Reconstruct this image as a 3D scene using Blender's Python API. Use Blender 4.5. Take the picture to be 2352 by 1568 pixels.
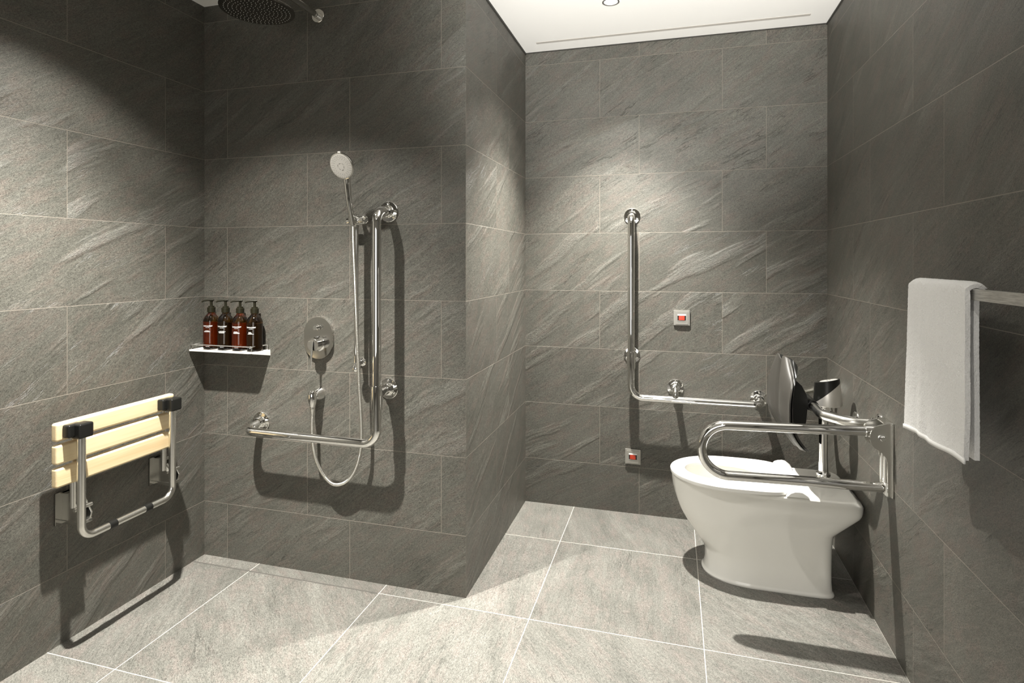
import bpy, bmesh, math, random
from mathutils import Vector, Matrix
random.seed(7)
for o in list(bpy.data.objects): bpy.data.objects.remove(o)
S = bpy.context.scene
C = S.collection
PI = math.pi
# ---------------------------------------------------------------- camera, world, lights, exposure
FPX = 1320.0
YAW = math.atan(369/FPX)
cam = bpy.data.cameras.new('camera'); cam.sensor_fit = 'HORIZONTAL'; cam.sensor_width = 36
cam.lens = 36*FPX/2352
cam.shift_y = -(784-600)/2352
cam.clip_start = .02
co = bpy.data.objects.new('camera', cam); C.objects.link(co)
co.location = (0, 0, 1.29); co.rotation_euler = (PI/2, 0, YAW)
S.camera = co
W = bpy.data.worlds.new('world'); S.world = W; W.use_nodes = True
W.node_tree.nodes['Background'].inputs[0].default_value = (.9, .93, 1, 1)
W.node_tree.nodes['Background'].inputs[1].default_value = .0
vs = S.view_settings
vs.view_transform = 'Standard'; vs.look = 'None'; vs.gamma = 1; vs.use_curve_mapping = False
vs.exposure = 0.12

def lamp(name, kind, loc, power, col=(1, .95, .86), aim=None, **k):
    l = bpy.data.lights.new(name, kind); l.energy = power; l.color = col
    for a, v in k.items(): setattr(l, a, v)
    o = bpy.data.objects.new(name, l); C.objects.link(o); o.location = loc
    if aim is not None:
        o.rotation_euler = (Vector(aim)-Vector(loc)).to_track_quat('-Z', 'Y').to_euler()
    return o
WARM = (1, .965, .90)
def downlight_beams(name, x, y, beam, spill, cone=110):
    lamp(name+'_beam', 'SPOT', (x, y, 2.395), beam, WARM, aim=(x, y, 0), spot_size=math.radians(88), spot_blend=1.0, shadow_soft_size=.018)
    lamp(name+'_spill', 'SPOT', (x, y, 2.395), spill, WARM, aim=(x, y, 0), spot_size=math.radians(cone), spot_blend=.35, shadow_soft_size=.018)
downlight_beams('toilet_downlight', -.257, 2.505, 560, 24)
downlight_beams('shower_downlight', -1.42, 1.27, 640, 62)
lamp('entrance_downlight_beam', 'SPOT', (-.15, -.35, 2.38), 30, WARM, aim=(-.1, .3, 0), spot_size=math.radians(130), spot_blend=.6, shadow_soft_size=.05)
lamp('added_ceiling_fill', 'SPOT', (.1, .5, 1.0), 330, (1, .985, .95), aim=(-.05, 2.42, 2.41), spot_size=math.radians(60), spot_blend=.9, shadow_soft_size=.12)  # added uplight without a fixture, brightens the ceiling beyond what the downlights reach
lamp('added_front_fill', 'AREA', (-.5, -1.3, 1.0), 18, (1, .97, .92), aim=(-.4, 2, .8), shape='RECTANGLE', size=1.5, size_y=1.2)  # added soft fill behind the camera, stands in for the rest of the bathroom

# ---------------------------------------------------------------- node helpers
def nmat(name):
    m = bpy.data.materials.new(name); m.use_nodes = True
    nt = m.node_tree; nt.nodes.clear()
    out = nt.nodes.new('ShaderNodeOutputMaterial'); b = nt.nodes.new('ShaderNodeBsdfPrincipled')
    nt.links.new(b.outputs[0], out.inputs[0])
    return m, nt, b
def bind(nt, sock, v):
    if isinstance(v, bpy.types.NodeSocket): nt.links.new(v, sock)
    elif v is not None: sock.default_value = v
def M(nt, op, a, b=None, c=None, clamp=False):
    n = nt.nodes.new('ShaderNodeMath'); n.operation = op; n.use_clamp = clamp
    bind(nt, n.inputs[0], a); bind(nt, n.inputs[1], b)
    if c is not None: bind(nt, n.inputs[2], c)
    return n.outputs[0]
def VM(nt, op, a, b=None):
    n = nt.nodes.new('ShaderNodeVectorMath'); n.operation = op
    bind(nt, n.inputs[0], a); bind(nt, n.inputs[1], b)
    return n.outputs[0]
def comb(nt, x, y, z=0.0):
    n = nt.nodes.new('ShaderNodeCombineXYZ')
    bind(nt, n.inputs[0], x); bind(nt, n.inputs[1], y); bind(nt, n.inputs[2], z); return n.outputs[0]
def noise(nt, vec, scale, detail=4.0, rough=.55, dist=0.0):
    n = nt.nodes.new('ShaderNodeTexNoise'); bind(nt, n.inputs['Vector'], vec)
    n.inputs['Scale'].default_value = scale; n.inputs['Detail'].default_value = detail
    n.inputs['Roughness'].default_value = rough; n.inputs['Distortion'].default_value = dist
    return n.outputs[0]
def rng(nt, v, a, b, c=0.0, d=1.0):
    n = nt.nodes.new('ShaderNodeMapRange'); n.interpolation_type = 'SMOOTHSTEP'
    bind(nt, n.inputs[0], v)
    for i, x in enumerate((a, b, c, d)): n.inputs[i+1].default_value = x
    return n.outputs[0]
def mix(nt, f, a, b, mode='MIX'):
    n = nt.nodes.new('ShaderNodeMix'); n.data_type = 'RGBA'; n.blend_type = mode
    bind(nt, n.inputs[0], f)
    for i, v in ((6, a), (7, b)):
        if isinstance(v, tuple): n.inputs[i].default_value = (*v, 1)
        else: nt.links.new(v, n.inputs[i])
    return n.outputs[2]

def slate(name, tw, th, odd, base, dark, light, warm, grout, ang=33.0, var=14.0, rough=.44, bump=.85, gw=.0010, spec=.5):
    """slate-look porcelain tiles from a UV map that is in metres"""
    m, nt, b = nmat(name)
    uv = nt.nodes.new('ShaderNodeUVMap'); uv.uv_map = 'metres'
    sp = nt.nodes.new('ShaderNodeSeparateXYZ'); nt.links.new(uv.outputs[0], sp.inputs[0])
    u, v = sp.outputs[0], sp.outputs[1]
    row = M(nt, 'FLOOR', M(nt, 'DIVIDE', v, th))
    par = M(nt, 'FLOORED_MODULO', row, 2.0)
    us = M(nt, 'SUBTRACT', u, M(nt, 'MULTIPLY', par, odd))
    col = M(nt, 'FLOOR', M(nt, 'DIVIDE', us, tw))
    fu = M(nt, 'SUBTRACT', us, M(nt, 'MULTIPLY', col, tw))
    fv = M(nt, 'SUBTRACT', v, M(nt, 'MULTIPLY', row, th))
    ed = M(nt, 'MINIMUM', M(nt, 'MINIMUM', fu, M(nt, 'SUBTRACT', tw, fu)), M(nt, 'MINIMUM', fv, M(nt, 'SUBTRACT', th, fv)))
    gm = rng(nt, ed, gw*.75, gw*1.15, 1.0, 0.0)
    wn = nt.nodes.new('ShaderNodeTexWhiteNoise'); wn.noise_dimensions = '3D'
    nt.links.new(comb(nt, col, row, 3.7), wn.inputs[0])
    ws = nt.nodes.new('ShaderNodeSeparateXYZ'); nt.links.new(wn.outputs['Color'], ws.inputs[0])
    a = M(nt, 'MULTIPLY_ADD', M(nt, 'SUBTRACT', ws.outputs[0], .5), math.radians(var), math.radians(ang))
    rot = nt.nodes.new('ShaderNodeVectorRotate'); rot.rotation_type = 'Z_AXIS'
    nt.links.new(comb(nt, fu, fv), rot.inputs['Vector']); nt.links.new(M(nt, 'MULTIPLY', a, -1.0), rot.inputs['Angle'])
    P = VM(nt, 'ADD', rot.outputs[0], VM(nt, 'MULTIPLY', wn.outputs['Color'], (37.0, 23.0, 11.0)))
    # gentle wander of the cleavage direction
    wob = noise(nt, VM(nt, 'MULTIPLY', P, (3.0, 3.0, 1.0)), 1.0, 2)
    P2 = VM(nt, 'ADD', P, comb(nt, 0.0, M(nt, 'MULTIPLY', M(nt, 'SUBTRACT', wob, .5), .06)))
    band = noise(nt, VM(nt, 'MULTIPLY', P2, (1.5, 9.0, 1.0)), 1.0, 3, .55)
    bandm = rng(nt, band, .52, .66)
    streak = noise(nt, VM(nt, 'MULTIPLY', P2, (7.0, 90.0, 1.0)), 1.0, 7, .68, .15)
    flake = noise(nt, VM(nt, 'MULTIPLY', P2, (110.0, 260.0, 1.0)), 1.0, 5, .72, .5)
    fine = noise(nt, VM(nt, 'MULTIPLY', P2, (330.0, 560.0, 1.0)), 1.0, 3, .7)
    crk = M(nt, 'ABSOLUTE', M(nt, 'SUBTRACT', noise(nt, VM(nt, 'MULTIPLY', P2, (1.6, 15.0, 1.0)), 1.0, 6, .62, .1), .5))
    crack = M(nt, 'MULTIPLY', rng(nt, crk, .0, .009, 1.0, 0.0), rng(nt, noise(nt, VM(nt, 'MULTIPLY', P2, (4.0, 7.0, 1.0)), 1.0, 2), .5, .62))
    ridge = M(nt, 'MULTIPLY', rng(nt, M(nt, 'ABSOLUTE', M(nt, 'SUBTRACT', crk, .03)), .0, .012, 1.0, 0.0), bandm)
    cloud = noise(nt, VM(nt, 'MULTIPLY', P, (5.0, 7.0, 1.0)), 1.0, 4, .6)
    wrm = rng(nt, noise(nt, VM(nt, 'MULTIPLY', VM(nt, 'ADD', P, (5.0, 9.0, 2.0)), (9.0, 22.0, 1.0)), 1.0, 6, .75), .44, .66)
    c = mix(nt, rng(nt, cloud, .3, .7), dark, base)
    c = mix(nt, M(nt, 'MULTIPLY', rng(nt, streak, .40, .70), .30), c, light)
    c = mix(nt, M(nt, 'MULTIPLY', bandm, .30), c, light)
    c = mix(nt, M(nt, 'MULTIPLY', wrm, .55), c, warm)
    g = M(nt, 'ADD', M(nt, 'MULTIPLY', M(nt, 'SUBTRACT', fine, .5), 3.8), M(nt, 'MULTIPLY', M(nt, 'SUBTRACT', flake, .5), 2.9))
    gray = M(nt, 'ADD', M(nt, 'MULTIPLY', g, .75), 1.0)
    c = mix(nt, 1.0, c, comb(nt, gray, gray, gray), 'MULTIPLY')
    c = mix(nt, M(nt, 'MULTIPLY', crack, .5), c, tuple(x*.35 for x in dark))
    c = mix(nt, M(nt, 'MULTIPLY', ridge, .22), c, tuple(min(1, x*1.7) for x in light))
    tv = M(nt, 'MULTIPLY_ADD', ws.outputs[1], .14, .93)
    c = mix(nt, 1.0, c, comb(nt, tv, tv, tv), 'MULTIPLY')
    c = mix(nt, gm, c, grout)
    nt.links.new(c, b.inputs['Base Color'])
    h = M(nt, 'ADD', M(nt, 'MULTIPLY', flake, M(nt, 'MULTIPLY_ADD', bandm, 2.2, .45)), M(nt, 'MULTIPLY', streak, M(nt, 'MULTIPLY_ADD', bandm, 2.0, .35)))
    h = M(nt, 'ADD', h, M(nt, 'MULTIPLY', fine, .5))
    h = M(nt, 'SUBTRACT', h, M(nt, 'MULTIPLY', crack, .9))
    h = M(nt, 'SUBTRACT', h, M(nt, 'MULTIPLY', gm, .9))
    bp = nt.nodes.new('ShaderNodeBump'); bp.inputs['Strength'].default_value = .75*bump; bp.inputs['Distance'].default_value = .0022
    nt.links.new(h, bp.inputs['Height']); nt.links.new(bp.outputs[0], b.inputs['Normal'])
    nt.links.new(M(nt, 'MULTIPLY_ADD', flake, .25, rough-.08), b.inputs['Roughness'])
    b.inputs['Specular IOR Level'].default_value = spec
    return m
WB = dict(base=(.096, .093, .079), dark=(.074, .073, .061), light=(.150, .146, .124), warm=(.118, .095, .080), grout=(.23, .205, .17))
T_A = slate('slate_wall_tile', .6, .3, .4, **WB)
T_B = slate('slate_wall_tile_stepped', .6, .3, .206, **WB)
T_F = slate('slate_floor_tile', .6, .6, .0, base=(.160, .157, .140), dark=(.118, .117, .103), light=(.235, .231, .207), warm=(.195, .168, .151), grout=(.50, .48, .43), ang=118, var=60, rough=.5, bump=.5, gw=.0016, spec=.3)

def plain(name, col, rough=.5, metal=0.0, bump=0.0, bscale=200.0, spec=.5, **k):
    m, nt, b = nmat(name)
    b.inputs['Base Color'].default_value = (*col, 1); b.inputs['Metallic'].default_value = metal
    b.inputs['Specular IOR Level'].default_value = spec
    tc = nt.nodes.new('ShaderNodeTexCoord')
    n = noise(nt, tc.outputs['Object'], bscale, 3)
    nt.links.new(M(nt, 'MULTIPLY_ADD', n, rough*.3, rough*.85), b.inputs['Roughness'])
    if bump:
        bp = nt.nodes.new('ShaderNodeBump'); bp.inputs['Strength'].default_value = bump; bp.inputs['Distance'].default_value = .001
        nt.links.new(n, bp.inputs['Height']); nt.links.new(bp.outputs[0], b.inputs['Normal'])
    for a, v in k.items(): b.inputs[a.replace('_', ' ')].default_value = v
    return m
CHROME = plain('polished_chrome', (.87, .865, .845), .03, 1.0, bscale=30)
DCHROME = plain('chrome_dark_reflection', (.36, .355, .335), .07, 1.0, bscale=30)  # chrome with a darkened colour, imitating dark tile mirrored in the seat plates
STEEL = plain('satin_steel', (.74, .73, .69), .24, 1.0, bscale=60)
BRUSH = plain('brushed_aluminium', (.72, .71, .68), .30, 1.0, bscale=90)
PLATE = plain('dull_nickel_plate', (.34, .33, .30), .35, .6)
CEIL = plain('matt_white_paint', (.93, .915, .88), .8)
PLAST = plain('warm_white_plaster', (.62, .60, .56), .8)
GAP = plain('dark_shadow_gap', (.035, .033, .028), .7)
GREY = plain('ceiling_slot_grey', (.52, .49, .45), .7)
BLK = plain('black_plastic', (.010, .010, .009), .30, spec=.3)
PADM = plain('dark_grey_soft_vinyl', (.050, .047, .041), .48, bscale=900, bump=.1, spec=.4)
CERA = plain('white_glazed_ceramic', (.86, .85, .80), .09, bscale=5, spec=.55, Coat_Weight=.6, Coat_Roughness=.03)
SEATM = plain('white_seat_plastic', (.86, .855, .82), .22, bscale=5)
SHELFM = plain('white_shelf_metal', (.80, .78, .73), .25)
FACE = plain('pale_spray_face', (.50, .485, .45), .25)
DOT = plain('grey_nozzle_rubber', (.26, .25, .23), .5)
LDOT = plain('pale_nozzle_tip', (.6, .58, .54), .4)
RED = plain('red_button_lens', (.42, .035, .012), .2)
PRINT = plain('white_print', (.85, .85, .83), .5)
PUMPM = plain('olive_black_pump_plastic', (.013, .012, .006), .4, spec=.25)
LIQR = plain('amber_red_liquid', (.22, .045, .004), .3)
LIQD = plain('dark_olive_liquid', (.030, .020, .006), .3)
SILV = plain('silver_lacquer', (.66, .64, .60), .36, .7, bscale=4)
def glassy(name, col):
    m, nt, b = nmat(name)
    b.inputs['Base Color'].default_value = (*col, 1); b.inputs['Roughness'].default_value = .03
    b.inputs['Transmission Weight'].default_value = 1.0; b.inputs['IOR'].default_value = 1.45
    return m
AMBER = glassy('amber_bottle_glass', (.30, .15, .038))
m_, nt_, b_ = nmat('lit_lamp_lens')
b_.inputs['Emission Color'].default_value = (1, .97, .9, 1); b_.inputs['Emission Strength'].default_value = 12
LENS = m_
def wood():
    m, nt, b = nmat('pale_varnished_pine')
    tc = nt.nodes.new('ShaderNodeTexCoord')
    P = VM(nt, 'MULTIPLY', tc.outputs['Object'], (60.0, 2.2, 60.0))
    n = noise(nt, P, 1.0, 5, .6, .8); n2 = noise(nt, VM(nt, 'MULTIPLY', tc.outputs['Object'], (9.0, 1.2, 9.0)), 1.0, 3)
    c = mix(nt, rng(nt, n, .35, .7), (.70, .575, .355), (.62, .465, .26))
    c = mix(nt, M(nt, 'MULTIPLY', rng(nt, n2, .35, .65), .4), c, (.75, .635, .43))
    vo = nt.nodes.new('ShaderNodeTexVoronoi'); vo.inputs['Scale'].default_value = 5.5
    nt.links.new(VM(nt, 'MULTIPLY', tc.outputs['Object'], (1.0, .6, 1.0)), vo.inputs['Vector'])
    c = mix(nt, M(nt, 'MULTIPLY', rng(nt, vo.outputs['Distance'], .0, .045, 1.0, .0), .5), c, (.42, .24, .09))
    nt.links.new(c, b.inputs['Base Color']); b.inputs['Roughness'].default_value = .38
    return m
WOOD = wood()
def towelmat():
    m, nt, b = nmat('white_terry_cloth')
    b.inputs['Base Color'].default_value = (.86, .855, .84, 1); b.inputs['Roughness'].default_value = .95
    b.inputs['Sheen Weight'].default_value = .25; b.inputs['Specular IOR Level'].default_value = .1
    tc = nt.nodes.new('ShaderNodeTexCoord')
    n = noise(nt, tc.outputs['Object'], 260, 3, .7, .6); n2 = noise(nt, tc.outputs['Object'], 60, 2)
    bp = nt.nodes.new('ShaderNodeBump'); bp.inputs['Strength'].default_value = .9; bp.inputs['Distance'].default_value = .003
    nt.links.new(M(nt, 'ADD', n, n2), bp.inputs['Height']); nt.links.new(bp.outputs[0], b.inputs['Normal'])
    return m
TERRY = towelmat()
def brushed_bar():
    m, nt, b = nmat('scratched_brushed_bar')
    tc = nt.nodes.new('ShaderNodeTexCoord')
    n = noise(nt, VM(nt, 'MULTIPLY', tc.outputs['Object'], (400.0, 22.0, 400.0)), 1.0, 4, .7)
    nt.links.new(mix(nt, rng(nt, n, .3, .7), (.42, .41, .39), (.68, .67, .64)), b.inputs['Base Color'])
    b.inputs['Metallic'].default_value = .85; b.inputs['Roughness'].default_value = .38
    return m
BARM = brushed_bar()
def hosemat():
    m, nt, b = nmat('ribbed_chrome_hose')
    b.inputs['Base Color'].default_value = (.8, .79, .75, 1); b.inputs['Metallic'].default_value = 1; b.inputs['Roughness'].default_value = .16
    return m
HOSE = hosemat()

# ---------------------------------------------------------------- geometry helpers (world coordinates)
def V(*a): return Vector(a)
def empty(name, loc, label, cat, group=None):
    o = bpy.data.objects.new(name, None); C.objects.link(o); o.location = loc; o.empty_display_size = .05
    o['label'] = label; o['category'] = cat
    if group: o['group'] = group
    return o
def wloc(o):
    p = Vector(o.location)
    while o.parent: o = o.parent; p += o.location
    return p
def obj(name, bm, mat, parent=None, origin=None, smooth=True, sharp=35, label=None, cat=None):
    bmesh.ops.recalc_face_normals(bm, faces=bm.faces)
    base = wloc(parent) if parent else Vector((0, 0, 0))
    if origin is None:
        if parent: org = base.copy()
        else:
            xs = [v.co for v in bm.verts]
            org = V(sum(p.x for p in xs)/len(xs), sum(p.y for p in xs)/len(xs), min(p.z for p in xs))
    else: org = Vector(origin)
    bmesh.ops.translate(bm, verts=bm.verts, vec=-org)
    me = bpy.data.meshes.new(name); 
    for f in bm.faces: f.smooth = smooth
    bm.to_mesh(me); bm.free()
    me.materials.append(mat)
    if smooth: me.set_sharp_from_angle(angle=math.radians(sharp))
    o = bpy.data.objects.new(name, me); C.objects.link(o)
    o.location = org-base
    if smooth and name not in ('shower_hose', 'folded_towel'):
        wn_ = o.modifiers.new('face_weighting', 'WEIGHTED_NORMAL'); wn_.keep_sharp = True
    if parent: o.parent = parent
    if label: o['label'] = label
    if cat: o['category'] = cat
    return o
def box(bm, a, b, bev=0.0, seg=3, rot=None, pivot=None):
    r = bmesh.ops.create_cube(bm, size=1); vs_ = r['verts']
    c = (Vector(a)+Vector(b))/2; d = Vector(b)-Vector(a)
    for v in vs_: v.co = Vector((v.co.x*abs(d.x), v.co.y*abs(d.y), v.co.z*abs(d.z)))+c
    if bev:
        es = list({e for v in vs_ for e in v.link_edges})
        rr = bmesh.ops.bevel(bm, geom=es, offset=bev, segments=seg, profile=.5, affect='EDGES')
        vs_ = list({v for f in rr['faces'] for v in f.verts}|{v for v in vs_ if v.is_valid})
    if rot:
        pv = Vector(pivot) if pivot else c
        bmesh.ops.rotate(bm, verts=vs_, cent=pv, matrix=rot)
    return vs_
def frame_of(axis):
    z = Vector(axis).normalized(); x = z.orthogonal().normalized(); y = z.cross(x); return x, y, z
def lathe(bm, org, axis, prof, n=40, sx=1.0, xdir=None, cap=True):
    """prof: (radius, distance along axis)"""
    x, y, z = frame_of(axis)
    if xdir is not None:
        x = (Vector(xdir)-z*Vector(xdir).dot(z)).normalized(); y = z.cross(x)
    org = Vector(org); rings = []
    for r, h in prof:
        if r < 1e-6: rings.append([bm.verts.new(org+z*h)])
        else: rings.append([bm.verts.new(org+z*h+x*(r*sx*math.cos(2*PI*i/n))+y*(r*math.sin(2*PI*i/n))) for i in range(n)])
    for a, b in zip(rings, rings[1:]):
        for i in range(n):
            j = (i+1) % n
            if len(a) == 1 and len(b) == 1: continue
            if len(a) == 1: bm.faces.new((a[0], b[j], b[i]))
            elif len(b) == 1: bm.faces.new((a[i], a[j], b[0]))
            else: bm.faces.new((a[i], a[j], b[j], b[i]))
    if cap:
        for r in (rings[0], rings[-1]):
            if len(r) > 1: bm.faces.new(r)
    return rings
def fillet(pts, rad, seg=10):
    pts = [Vector(p) for p in pts]; out = [pts[0]]
    if not isinstance(rad, (list, tuple)): rad = [rad]*(len(pts)-2)
    for i in range(1, len(pts)-1):
        p, a, b = pts[i], (pts[i-1]-pts[i]), (pts[i+1]-pts[i])
        la, lb = a.length, b.length; a.normalize(); b.normalize()
        ang = a.angle(b); r = rad[i-1]
        if r <= 0 or ang > PI-.01: out.append(p); continue
        t = min(r/math.tan(ang/2), la*.499, lb*.499); r = t*math.tan(ang/2)
        cdir = (a+b).normalized(); cc = p+cdir*(r/math.sin(ang/2))
        s, e = p+a*t-cc, p+b*t-cc
        tot = s.angle(e); ax = s.cross(e).normalized()
        for k in range(seg+1): out.append(cc+Matrix.Rotation(tot*k/seg, 3, ax) @ s)
    out.append(pts[-1]); return out
def tube(bm, pts, r, n=24, cap=True, rads=None):
    pts = [Vector(p) for p in pts]
    q = [pts[0]]
    for p in pts[1:]:
        if (p-q[-1]).length > 1e-5: q.append(p)
    pts = q; rings = []
    t0 = (pts[1]-pts[0]).normalized(); x = t0.orthogonal().normalized()
    for i, p in enumerate(pts):
        t = ((pts[min(i+1, len(pts)-1)]-p).normalized()+(p-pts[max(i-1, 0)]).normalized()).normalized()
        x = (x-t*x.dot(t)).normalized(); y = t.cross(x)
        rr = rads[i] if rads else r
        rings.append([bm.verts.new(p+x*(rr*math.cos(2*PI*k/n))+y*(rr*math.sin(2*PI*k/n))) for k in range(n)])
    for a, b in zip(rings, rings[1:]):
        for k in range(n): bm.faces.new((a[k], a[(k+1) % n], b[(k+1) % n], b[k]))
    if cap: bm.faces.new(rings[0]); bm.faces.new(rings[-1])
def prism(bm, poly, d, bev=0.0):
    """poly: world points of one face, d: extrusion vector"""
    d = Vector(d); a = [bm.verts.new(Vector(p)) for p in poly]; b = [bm.verts.new(Vector(p)+d) for p in poly]
    n = len(a); fa = bm.faces.new(a); fb = bm.faces.new(b[::-1]); side = []
    for i in range(n): bm.faces.new((a[i], b[i], b[(i+1) % n], a[(i+1) % n]))
    if bev: bmesh.ops.bevel(bm, geom=list(fa.edges)+list(fb.edges), offset=bev, segments=2, profile=.5, affect='EDGES')
def smoothpath(pts, per=10):
    P = [Vector(p) for p in pts]; P = [2*P[0]-P[1]]+P+[2*P[-1]-P[-2]]; out = []
    for i in range(1, len(P)-2):
        for k in range(per):
            t = k/per; a, b, c, d = P[i-1:i+3]
            out.append(.5*((2*b)+(c-a)*t+(2*a-5*b+4*c-d)*t*t+(3*b-a-3*c+d)*t**3))
    out.append(P[-2]); return out
def B(): return bmesh.new()

# ---------------------------------------------------------------- the room
X1, Y2, X3, Y4, X5, H = -1.987, 2.0736, -.7633, 3.0005, .700, 2.41
YF = -1.6
def structure(name, bm, mat, uvf=None, smooth=False):
    bmesh.ops.recalc_face_normals(bm, faces=bm.faces)
    if uvf:
        uv = bm.loops.layers.uv.new('metres')
        for f in bm.faces:
            for l in f.loops: l[uv].uv = uvf(l.vert.co, f.normal)
    me = bpy.data.meshes.new(name); bm.to_mesh(me); bm.free(); me.materials.append(mat)
    o = bpy.data.objects.new(name, me); C.objects.link(o); o['kind'] = 'structure'; return o
Z0 = .237-.3*3
def slab(name, a, b, mat, uvf): bm = B(); box(bm, a, b); return structure(name, bm, mat, uvf)
slab('wall_left', (X1-.1, YF, 0), (X1, Y2+.1, H), T_B, lambda p, n: (p.y-1.8717+6.0, p.z-Z0))
slab('wall_shower_back', (X1, Y2, 0), (X3, Y2+.1, H), T_A, lambda p, n: (p.x+1.8643+18.0, p.z-Z0) if abs(n.y) > .5 else (p.y-2.675-12.0, p.z-Z0))
slab('wall_partition', (X3-.1, Y2+.1, 0), (X3, Y4+.1, H), T_A, lambda p, n: (p.y-2.675-12.0, p.z-Z0))
slab('wall_toilet_back', (X3, Y4, 0), (X5, Y4+.1, H), T_A, lambda p, n: (p.x+.165+30.0, p.z-Z0))
slab('wall_right', (X5, YF, 0), (X5+.1, Y4+.1, H), T_B, lambda p, n: (-(p.y-2.0)+48.0, p.z-Z0))
slab('wall_entrance', (X1-.1, YF-.1, 0), (X5+.1, YF, H), PLAST, None)
slab('floor', (X1-.1, YF, -.1), (X5+.1, Y4+.1, 0), T_F, lambda p, n: (p.x-.1007+6.0, p.y-2.0125+6.0))
slab('ceiling', (X1-.1, YF-.1, H), (X5+.1, Y4+.1, H+.1), CEIL, None)
# dark strips under the ceiling, painting in the shade of a recessed gap
g = .009
bm = B(); box(bm, (X3, Y2, H-.010), (X3+.004, Y4, H)); structure('shade_strip_1', bm, GAP)
bm = B(); box(bm, (X5-.004, YF, H-.008), (X5, Y4, H)); structure('shade_strip_2', bm, GAP)
bm = B(); box(bm, (X3+.004, Y4-.003, H-.005), (X5-.004, Y4, H)); structure('shade_strip_3', bm, GAP)

# drain slot at the foot of the shower wall
bm = B(); box(bm, (X1+.002, 2.0085, 0), (-1.105, 2.0150, .0006)); 
o = obj('shower_drain', bm, plain('drain_slot_dark', (.10, .095, .085), .6), smooth=False, label='thin dark slot drain along the foot of the tiled shower wall', cat='drain')

# ceiling slot and downlight
bm = B(); box(bm, (-.675, 2.866, H-.0015), (.603, 2.888, H+.0))
obj('air_slot', bm, GREY, smooth=False, label='long narrow grey air slot in the white ceiling above the toilet', cat='vent')
t = empty('downlight', (-.257, 2.503, H), 'small round recessed downlight in the white ceiling above the toilet', 'ceiling light')
bm = B(); lathe(bm, (-.257, 2.503, H), (0, 0, -1), [(.036, .0), (.037, .003), (.031, .004), (.0285, .002), (.0285, 0)], cap=False); obj('rim', bm, plain('dark_lamp_rim', (.25, .24, .22), .35, .6), t)
bm = B(); lathe(bm, (-.257, 2.503, H-.001), (0, 0, -1), [(.0285, 0), (.020, .002), (0, .003)]); obj('lens', bm, LENS, t)

# ---------------------------------------------------------------- chrome rail parts
def flange_profile(r=.041): return [(0, 0), (r, 0), (r, .004), (r-.0015, .0055), (.027, .0060), (.0245, .0068), (.0225, .010), (.0220, .024), (.0195, .026), (.017, .026)]
def flange(parent, p, axis, r=.041, up=(0, 0, 1)):
    bm = B(); lathe(bm, p, axis, flange_profile(r), 44, cap=True); f = obj('wall_flange', bm, CHROME, parent, origin=p)
    x = Vector(up); ax = Vector(axis).normalized()
    for k in (0, 2.1, -2.1):
        d = Matrix.Rotation(k, 3, ax) @ x
        bm = B(); q = Vector(p)+d*(r*.77)+ax*.0055; lathe(bm, q, axis, [(.0048, 0), (.0048, .0022), (.0036, .003), (.002, .0022), (0, .0022)], 14)
        obj('screw', bm, STEEL, f)
    return f
# shower grab rail (L shaped)
YR = 1.975; XV = -1.0892; ZH = .5897; XL = -1.689; R_ = .0172
t = empty('shower_grab_rail', (-1.37, Y2, .6), 'large polished chrome L-shaped grab rail on the shower wall beside the hand shower hose', 'grab rail')
bm = B()
path = fillet([(XL, Y2-.006, .607), (XL, YR, ZH+.004), (XV, YR, ZH), (XV, YR, 1.487), (XV, Y2-.006, 1.487)], [.045, .058, .050], 12)
tube(bm, path, R_, 28); obj('rail_tube', bm, CHROME, t)
flange(t, (XV, Y2, 1.487), (0, -1, 0)); flange(t, (XL, Y2, .607), (0, -1, 0)); flange(t, (XV, Y2, .784), (0, -1, 0))
bm = B(); lathe(bm, (XV, YR, .725), (0, 0, 1), [(R_+.0005, 0), (.0212, 0), (.0212, .09), (R_+.0005, .09)], 32, cap=False); obj('sleeve', bm, CHROME, t)
bm = B(); tube(bm, [(XV, Y2-.02, .784), (XV, YR+.01, .778)], .0145); obj('support_post', bm, CHROME, t)
# toilet grab rail (L shaped)
YT = 2.922; XT = -.200; ZT = .612
t = empty('toilet_grab_rail', (.1, Y4, .62), 'polished chrome L-shaped grab rail on the back wall to the left of the toilet', 'grab rail')
bm = B(); path = fillet([(XT, Y4-.006, 1.52), (XT, YT, 1.515), (XT, YT, ZT), (.402, YT, ZT), (.402, Y4-.006, ZT+.012)], [.040, .062, .040], 12)
tube(bm, path, .0172, 28); obj('rail_tube', bm, CHROME, t)
for p in ((XT, Y4, 1.52), (XT, Y4, .811), (.0136, Y4, .657), (.402, Y4, .624)): flange(t, p, (0, -1, 0))
bm = B(); lathe(bm, (XT, YT, .757), (0, 0, 1), [(.0175, 0), (.0212, 0), (.0212, .082), (.0175, .082)], 32, cap=False); obj('sleeve', bm, CHROME, t)
bm = B(); tube(bm, [(XT, Y4-.02, .811), (XT, YT+.01, .803)], .0145); obj('support_post', bm, CHROME, t)
bm = B(); tube(bm, fillet([(.0136, Y4-.02, .657), (.0136, YT, .655), (.0136, YT, ZT+.005)], [.022], 8), .0145); obj('support_post', bm, CHROME, t)

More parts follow.
